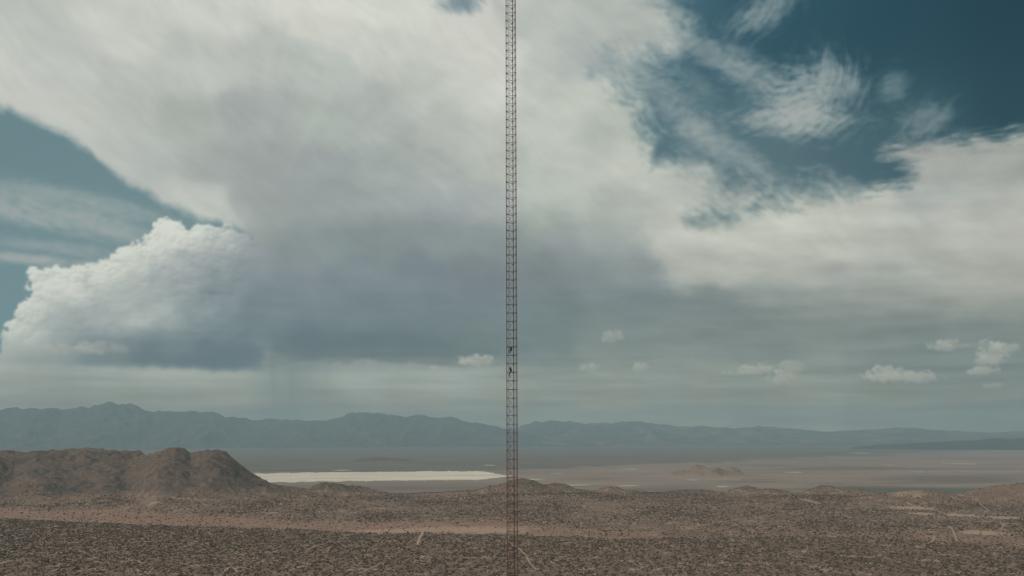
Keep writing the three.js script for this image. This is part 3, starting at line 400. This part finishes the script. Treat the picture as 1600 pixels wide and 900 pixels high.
// yuccas big enough to stand out on the sand
function limb(a, b, ra, rb, n = 6) { const d = b.clone().sub(a), g = new THREE.CylinderGeometry(rb, ra, d.length(), n, 1); g.applyQuaternion(new THREE.Quaternion().setFromUnitVectors(new THREE.Vector3(0, 1, 0), d.clone().normalize())); const c = a.clone().add(b).multiplyScalar(0.5); g.translate(c.x, c.y, c.z); return g; }
{
  const trunkMat = plain(0.075, 0.058, 0.044, 1), leafMat = plain(0.035, 0.04, 0.024, 0.9), V = (x, y, z) => new THREE.Vector3(x, y, z);
  const TREES = [[-942.4, -1792.7, 3.2], [-806.1, -1591.1, 4], [-861.4, -1732.5, 5], [-673.9, -1488.8, 4], [-735.4, -1661.7, 3.5], [-792.3, -1848, 4], [-580.8, -1549.6, 4.5], [-532.3, -1504.9, 3.8], [-532.4, -1605.4, 3.5], [-309.9, -1497.9, 6.5], [-280.9, -1476.5, 5.5], [-199.1, -1370.8, 3.8], [-136.6, -1369, 4.5], [114.4, -1336.3, 4.5], [163.4, -1334.9, 4.5], [261.1, -1430.2, 4.8]];
  const ORDER = ['first', 'second', 'third', 'fourth', 'fifth', 'sixth', 'seventh', 'eighth', 'ninth', 'tenth', 'eleventh', 'twelfth', 'thirteenth', 'fourteenth'], leftOnes = TREES.filter((t) => t[0] < 0).length;
  for (let t = 0; t < TREES.length; t++) {
    const [tx, tz, size] = TREES[t], r = rng(500 + t), H = size, tree = put(new THREE.Group(), 'yucca_tree', { label: tx < 0 ? `dark yucca tree left of the tower, ${ORDER[t]} from the left edge of the picture` : `${['nearest', 'second', 'third'][t - leftOnes]} dark yucca tree on the plain right of the tower foot`, category: 'tree', group: 'yucca trees dotted over the plain' });
    tree.position.set(tx, topAt(tx, tz), tz);
    const wood = [], leaf = [], fork = V(0.1 * H * (r() - 0.5), H * 0.38, 0.1 * H * (r() - 0.5));
    wood.push(limb(V(0, -0.3, 0), fork, 0.3, 0.24, 8));
    const tips = [], grow = (p, dir, len, rad, lv) => { const e = p.clone().addScaledVector(dir, len); wood.push(limb(p, e, rad, rad * 0.8)); if (lv === 0) { tips.push([e, dir]); return; } for (let i = 0; i < 2 + (r() < 0.4); i++) grow(e, dir.clone().add(V(r() - 0.5, r() * 0.35, r() - 0.5).multiplyScalar(1.5)).normalize(), len * (0.6 + 0.3 * r()), rad * 0.8, lv - 1); };
    for (let i = 0; i < 4; i++) { const a = i * 1.57 + r(); grow(fork, V(Math.cos(a) * 0.75, 0.75 + 0.4 * r(), Math.sin(a) * 0.75).normalize(), H * 0.2, 0.2, 1 + (r() < 0.6)); }
    for (const [e, dir] of tips) for (let i = 0; i < 26; i++) {
      const u = V(r() - 0.5, r() - 0.5, r() - 0.5).normalize().add(dir.clone().multiplyScalar(0.5)).normalize(), len = 0.42 + 0.3 * r(), b = e.clone().addScaledVector(dir, -0.35 * r());
      const g = new THREE.ConeGeometry(0.045, len, 3, 1); g.translate(0, len / 2, 0); g.applyQuaternion(new THREE.Quaternion().setFromUnitVectors(V(0, 1, 0), u)); g.translate(b.x, b.y, b.z); leaf.push(g);
    }
    put(new THREE.Mesh(mergeGeometries(wood), trunkMat), 'trunk', {}, tree); put(new THREE.Mesh(mergeGeometries(leaf), leafMat), 'crown', {}, tree);
  }
}

// ---------------------------------------------------------------- the lattice tower
const TW = 1.737, c12 = Math.cos(12 * Math.PI / 180), s12 = Math.sin(12 * Math.PI / 180), c48 = Math.cos(48 * Math.PI / 180), s48 = Math.sin(48 * Math.PI / 180);
const LEGS = [new THREE.Vector3(0, 0, 0), new THREE.Vector3(TW * c12, 0, TW * s12), new THREE.Vector3(TW * c48, 0, -TW * s48)];
const towerAt = new THREE.Vector3(-0.92, 0, -145), PANEL = 1.445, LEVEL0 = 163.37 - 113 * PANEL, TOP = LEVEL0 + 206 * PANEL;
const groundAtTower = baseHeight(towerAt.x, towerAt.z);
{
  const steel = plain(0.15, 0.068, 0.062, 0.62, 0.25), steelB = plain(0.17, 0.08, 0.072, 0.68, 0.2), grey = plain(0.2, 0.17, 0.19, 0.5, 0.4);
  const tower = put(new THREE.Group(), 'lattice_tower', { label: 'tall slender dark red lattice tower standing in the desert plain', category: 'tower' });
  tower.position.copy(towerAt);
  const at = (k, y) => LEGS[k].clone().setY(y), bar = (a, b, r, n = 6) => limb(a, b, r, r, n);
  for (let k = 0; k < 3; k++) { put(new THREE.Mesh(bar(at(k, groundAtTower - 0.6), at(k, TOP), 0.066, 10), steel), 'leg', {}, tower); }
  const pad = new THREE.CylinderGeometry(1.9, 2.1, 1.1, 24); pad.translate(TW * 0.55, groundAtTower + 0.1, -TW * 0.18); put(new THREE.Mesh(pad, plain(0.35, 0.33, 0.3, 0.95)), 'foundation', {}, tower);
  // shared shapes for the pieces of one panel
  const hor = [[0, 1], [1, 2], [2, 0]].map(([i, j]) => bar(at(i, 0), at(j, 0), 0.04)), gus = [0, 1, 2].map((k) => { const g = new THREE.CylinderGeometry(0.095, 0.095, 0.13, 8); g.translate(LEGS[k].x, 0, LEGS[k].z); return g; });
  const dia = [[0, 1, 0.006], [1, 2, 0.006], [2, 0, 0.018]].map(([i, j, r]) => [bar(at(i, 0), at(j, PANEL), r, 5), bar(at(j, 0), at(i, PANEL), r * 1.02, 5)]);
  const rest = [], lo = 66 + 22, hi = lo + 74;                       // the panels near eye level are built piece by piece
  for (let p = 0; p <= 206; p++) {
    const y = LEVEL0 + p * PANEL; if (y < groundAtTower + 0.3) continue;
    const single = p >= lo && p < hi;
    for (let k = 0; k < 3; k++) {
      if (single) { const h = put(new THREE.Mesh(hor[k], (p * 3 + k) % 4 ? steel : steelB), 'horizontal_brace', {}, tower); h.position.y = y; } else rest.push(hor[k].clone().translate(0, y, 0));
      rest.push(gus[k].clone().translate(0, y, 0));
      if (p < 206) for (const g of dia[k]) { if (single && k === 2) put(new THREE.Mesh(g, steel), 'diagonal_brace', {}, tower).position.y = y; else rest.push(g.clone().translate(0, y, 0)); }
    }
  }
  put(new THREE.Mesh(mergeGeometries(rest), steel), 'bracing', { kind: 'stuff' }, tower);
  // climbing ladder inside the left-hand face, and a cable run on the near right leg
  const lc = LEGS[0].clone().lerp(LEGS[2], 0.3).add(new THREE.Vector3(s48, 0, c48).multiplyScalar(0.06)), ld = new THREE.Vector3(c48, 0, -s48), ladder = put(new THREE.Group(), 'ladder', {}, tower);
  for (const s of [-0.19, 0.19]) { const a = lc.clone().addScaledVector(ld, s); put(new THREE.Mesh(bar(a.clone().setY(groundAtTower), a.clone().setY(TOP - 1), 0.017), steelB), 'rail', {}, ladder); }
  const rung = bar(lc.clone().addScaledVector(ld, -0.19), lc.clone().addScaledVector(ld, 0.19), 0.011, 5), low = [], r0 = Math.floor((116 - groundAtTower) / 0.3), r1 = r0 + 295, rt = Math.floor((TOP - groundAtTower) / 0.3) - 5;
  for (let i = 1; i < rt; i++) { const y = groundAtTower + i * 0.3; if (i >= r0 && i < r1) put(new THREE.Mesh(rung, steel), 'rung', {}, ladder).position.y = y; else low.push(rung.clone().translate(0, y, 0)); }
  put(new THREE.Mesh(mergeGeometries(low), steel), 'rungs', { kind: 'stuff' }, ladder);
  const cb = LEGS[1].clone().lerp(LEGS[2], 0.3); put(new THREE.Mesh(bar(cb.clone().setY(groundAtTower), cb.clone().setY(TOP - 2), 0.03, 8), grey), 'cable_run', {}, tower);
}
console.log('tower done');

// ---------------------------------------------------------------- two climbers on the ladder
function skin(bones, lo, size, res, k) {                           // smooth union of tapered capsules, meshed
  const mc = new MarchingCubes(res, new THREE.MeshBasicMaterial(), false, false, 120000), f = mc.field; mc.isolation = 0;
  const half = res / 2, cs = size / res;
  const B = bones.map(([a, b, ra, rb]) => { const d = [b[0] - a[0], b[1] - a[1], b[2] - a[2]]; return [a, d, d[0] * d[0] + d[1] * d[1] + d[2] * d[2], ra, rb]; });
  for (let z = 0; z < res; z++) for (let y = 0; y < res; y++) for (let x = 0; x < res; x++) {
    const px = lo[0] + x * cs, py = lo[1] + y * cs, pz = lo[2] + z * cs; let v = 1;
    for (const [a, d, l, ra, rb] of B) {
      const ex = px - a[0], ey = py - a[1], ez = pz - a[2], t = l > 0 ? clamp((ex * d[0] + ey * d[1] + ez * d[2]) / l) : 0, q = Math.sqrt((ex - d[0] * t) ** 2 + (ey - d[1] * t) ** 2 + (ez - d[2] * t) ** 2) - (ra + (rb - ra) * t);
      if (q > v + k) continue; const h = clamp(0.5 + (0.5 * (v - q)) / k); v = mix(v, q, h) - k * h * (1 - h);
    }
    f[x + y * res + z * res * res] = -v;
  }
  mc.update();
  const n = mc.count, p = new Float32Array(n * 3), g = new THREE.BufferGeometry();
  for (let i = 0; i < n; i++) for (let c = 0; c < 3; c++) p[i * 3 + c] = lo[c] + (mc.positionArray[i * 3 + c] + 1) * half * cs;
  g.setAttribute('position', new THREE.BufferAttribute(p, 3));
  const w = mergeVertices(g, 1e-5); w.computeVertexNormals(); return w;
}
function climber(pose, at, turn, label, top, legs) {
  const root = put(new THREE.Group(), 'person', { label, category: 'person', group: 'two climbers on the tower' });
  root.position.copy(at); root.rotation.y = turn;
  const J = pose, body = [];
  const b = (m, n, r, s) => body.push([J[m], J[n], r, s]);
  b('pelvis', 'waist', 0.125, 0.11); b('waist', 'chest', 0.11, 0.135); b('chest', 'neck', 0.12, 0.055); b('neck', 'head', 0.05, 0.052);
  for (const s of ['L', 'R']) { b('chest', 'sh' + s, 0.1, 0.062); b('sh' + s, 'el' + s, 0.053, 0.042); b('el' + s, 'wr' + s, 0.041, 0.028); b('pelvis', 'hip' + s, 0.11, 0.095); b('hip' + s, 'kn' + s, 0.088, 0.058); b('kn' + s, 'an' + s, 0.056, 0.038); b('an' + s, 'to' + s, 0.043, 0.034); }
  const all = Object.values(J), lo = [0, 1, 2].map((c) => Math.min(...all.map((p) => p[c])) - 0.2), hi = [0, 1, 2].map((c) => Math.max(...all.map((p) => p[c])) + 0.2), size = Math.max(hi[0] - lo[0], hi[1] - lo[1], hi[2] - lo[2]);
  const geos = [skin(body, lo, size, Math.min(150, Math.ceil(size / 0.0135)), 0.035)];
  const hd = J.head, f = J.face, V = (u, v, w) => [hd[0] + J.right[0] * u + f[0] * w, hd[1] + v + J.right[1] * u + f[1] * w, hd[2] + J.right[2] * u + f[2] * w];
  const headBones = [[V(0, 0.045, -0.012), V(0, 0.03, 0.015), 0.083, 0.078], [V(0, -0.03, 0.045), V(0, -0.055, 0.05), 0.052, 0.042], [V(0, 0.01, 0.092), V(0, -0.022, 0.108), 0.011, 0.015], [V(-0.076, -0.018, 0), V(-0.078, 0.02, -0.004), 0.013, 0.016], [V(0.076, -0.018, 0), V(0.078, 0.02, -0.004), 0.013, 0.016], [V(-0.022, -0.055, 0.086), V(0.022, -0.055, 0.086), 0.01, 0.01], [V(-0.034, 0.033, 0.083), V(0.034, 0.033, 0.083), 0.013, 0.013], [hd, J.neck, 0.052, 0.05]];
  geos.push(skin(headBones, [hd[0] - 0.16, hd[1] - 0.18, hd[2] - 0.16], 0.34, 84, 0.018));
  for (const s of ['L', 'R']) {                                   // a palm, four fingers hooked over the rung or rail, and a thumb closing from the side
    const w = J['wr' + s], o = s === 'L' ? -1 : 1, P = (u, v, z) => [w[0] + u * o, w[1] + v, w[2] + z], hb = [[P(0, 0, 0), P(0, 0.045, -0.015), 0.026, 0.03], [P(-0.02, 0.06, -0.02), P(0.024, 0.06, -0.02), 0.019, 0.017]];
    [[-0.03, 0.036], [-0.01, 0.041], [0.011, 0.038], [0.03, 0.03]].forEach(([u, l]) => hb.push([P(u, 0.068, -0.024), P(u * 1.05, 0.075 + l * 0.4, -0.024 - l * 0.8), 0.0095, 0.0088], [P(u * 1.05, 0.075 + l * 0.4, -0.024 - l * 0.8), P(u * 1.05, 0.06, -0.03 - l * 1.25), 0.0088, 0.0082], [P(u * 1.05, 0.06, -0.03 - l * 1.25), P(u, 0.036, -0.03 - l * 1.05), 0.0082, 0.0075]));
    hb.push([P(-0.028, 0.022, -0.012), P(-0.046, 0.042, -0.036), 0.0125, 0.0105], [P(-0.046, 0.042, -0.036), P(-0.036, 0.048, -0.066), 0.0105, 0.009]);
    geos.push(skin(hb, [w[0] - 0.08, w[1] - 0.05, w[2] - 0.13], 0.21, 64, 0.006));
  }
  const SK = [0.42, 0.27, 0.19], BOOT = [0.03, 0.026, 0.024];
  geos.forEach((g, i) => {
    const p = g.attributes.position, c = new Float32Array(p.count * 3);
    for (let k = 0; k < p.count; k++) {
      const q = [p.getX(k), p.getY(k), p.getZ(k)]; let t = SK;
      if (i === 0) {
        let best = 1e9, id = 0;
        body.forEach(([a, e], n) => { const d = [e[0] - a[0], e[1] - a[1], e[2] - a[2]], l = d[0] ** 2 + d[1] ** 2 + d[2] ** 2, u = clamp(((q[0] - a[0]) * d[0] + (q[1] - a[1]) * d[1] + (q[2] - a[2]) * d[2]) / (l || 1)), m = Math.hypot(q[0] - a[0] - d[0] * u, q[1] - a[1] - d[1] * u, q[2] - a[2] - d[2] * u) / (body[n][2] + body[n][3]); if (m < best) { best = m; id = n; } });
        const w = id < 4 ? id : 4 + ((id - 4) % 7); t = w === 0 || w === 7 || w === 8 || w === 9 ? legs : w === 10 ? BOOT : w === 1 || w === 2 || w === 4 ? top : w === 5 ? top : SK;
      }
      c[k * 3] = t[0]; c[k * 3 + 1] = t[1]; c[k * 3 + 2] = t[2];
    }
    g.setAttribute('color', new THREE.BufferAttribute(c, 3));
  });
  put(new THREE.Mesh(mergeGeometries(geos), new THREE.MeshStandardMaterial({ vertexColors: true, roughness: 0.85 })), 'body', {}, root);
  const cap = skin([[V(0, 0.062, -0.02), V(0, 0.05, -0.02), 0.09, 0.088], [V(0, 0.02, -0.05), V(0, -0.05, -0.06), 0.065, 0.05], [V(0, -0.05, -0.075), V(0, -0.16, -0.1), 0.035, 0.018]], [hd[0] - 0.22, hd[1] - 0.26, hd[2] - 0.22], 0.44, 56, 0.03);
  put(new THREE.Mesh(cap, plain(...pose.hair, 0.7)), 'hair', {}, root);
  const c = J.chest, pk = J.packDir, packG = skin([[[c[0] + pk[0] * 0.2, c[1] - 0.22, c[2] + pk[2] * 0.2], [c[0] + pk[0] * 0.19, c[1] + 0.08, c[2] + pk[2] * 0.19], 0.13, 0.105], [[c[0] + pk[0] * 0.28, c[1] - 0.24, c[2] + pk[2] * 0.28], [c[0] + pk[0] * 0.27, c[1] - 0.08, c[2] + pk[2] * 0.27], 0.08, 0.07], [[c[0] - 0.09, c[1] - 0.2, c[2] + pk[2] * 0.12], [c[0] - 0.09, c[1] + 0.1, c[2] + pk[2] * 0.08], 0.05, 0.04], [[c[0] + 0.09, c[1] - 0.2, c[2] + pk[2] * 0.12], [c[0] + 0.09, c[1] + 0.1, c[2] + pk[2] * 0.08], 0.05, 0.04]], [c[0] - 0.32, c[1] - 0.45, c[2] - 0.2], 0.75, 60, 0.03);
  put(new THREE.Mesh(packG, plain(0.022, 0.022, 0.025, 0.8)), 'backpack', {}, root);
}
{
  // own axes: the ladder is at z = -0.30, the climber faces -z
  const ladderAt = LEGS[0].clone().lerp(LEGS[2], 0.3).add(new THREE.Vector3(s48, 0, c48).multiplyScalar(0.06 + 0.3)).add(towerAt), turn = (48 * Math.PI) / 180 + 0.0;
  const rungY = (y) => groundAtTower + Math.round((y - groundAtTower) / 0.3) * 0.3;
  const y2 = rungY(159.9), y1 = rungY(163.55);
  climber({ pelvis: [0, 0.83, 0.03], waist: [0, 1.0, 0.0], chest: [0, 1.2, -0.02], neck: [0, 1.41, -0.03], head: [0, 1.5, -0.05], face: [0, 0.25, -0.97], right: [1, 0, 0], shL: [-0.17, 1.34, -0.02], shR: [0.17, 1.34, -0.02], elL: [-0.26, 1.42, -0.2], elR: [0.25, 1.24, -0.2], wrL: [-0.16, 1.62, -0.27], wrR: [0.16, 1.4, -0.27], hipL: [-0.09, 0.82, 0.03], hipR: [0.09, 0.82, 0.03], knL: [-0.15, 0.48, -0.08], knR: [0.18, 0.74, -0.3], anL: [-0.1, 0.1, -0.18], anR: [0.11, 0.4, -0.18], toL: [-0.1, 0.05, -0.33], toR: [0.11, 0.35, -0.33], packDir: [0, 0, 1], hair: [0.06, 0.035, 0.02] }, ladderAt.clone().setY(y2), turn, 'lower of the two climbers, upright on the tower ladder with a dark pack', [0.018, 0.017, 0.02], [0.022, 0.022, 0.027]);
  climber({ pelvis: [0, 0.5, 0.14], waist: [0.02, 0.65, 0.13], chest: [0.03, 0.85, 0.06], neck: [0.04, 1.03, -0.0], head: [0.05, 1.12, -0.03], face: [0.3, -0.1, -0.95], right: [0.95, 0, 0.3], shL: [-0.14, 0.98, 0.02], shR: [0.2, 0.96, 0.04], elL: [-0.24, 0.84, -0.14], elR: [0.27, 0.78, -0.12], wrL: [-0.16, 0.99, -0.27], wrR: [0.16, 0.86, -0.27], hipL: [-0.09, 0.49, 0.13], hipR: [0.09, 0.49, 0.13], knL: [-0.2, 0.48, -0.25], knR: [0.2, 0.5, -0.24], anL: [-0.11, 0.1, -0.18], anR: [0.11, 0.1, -0.17], toL: [-0.11, 0.05, -0.33], toR: [0.11, 0.05, -0.32], packDir: [0, 0, 1], hair: [0.3, 0.2, 0.1] }, ladderAt.clone().setY(y1), turn - 0.1, 'upper of the two climbers, crouching on the tower ladder with a dark pack', [0.022, 0.02, 0.02], [0.03, 0.027, 0.027]);
}

renderer.render(scene, camera);
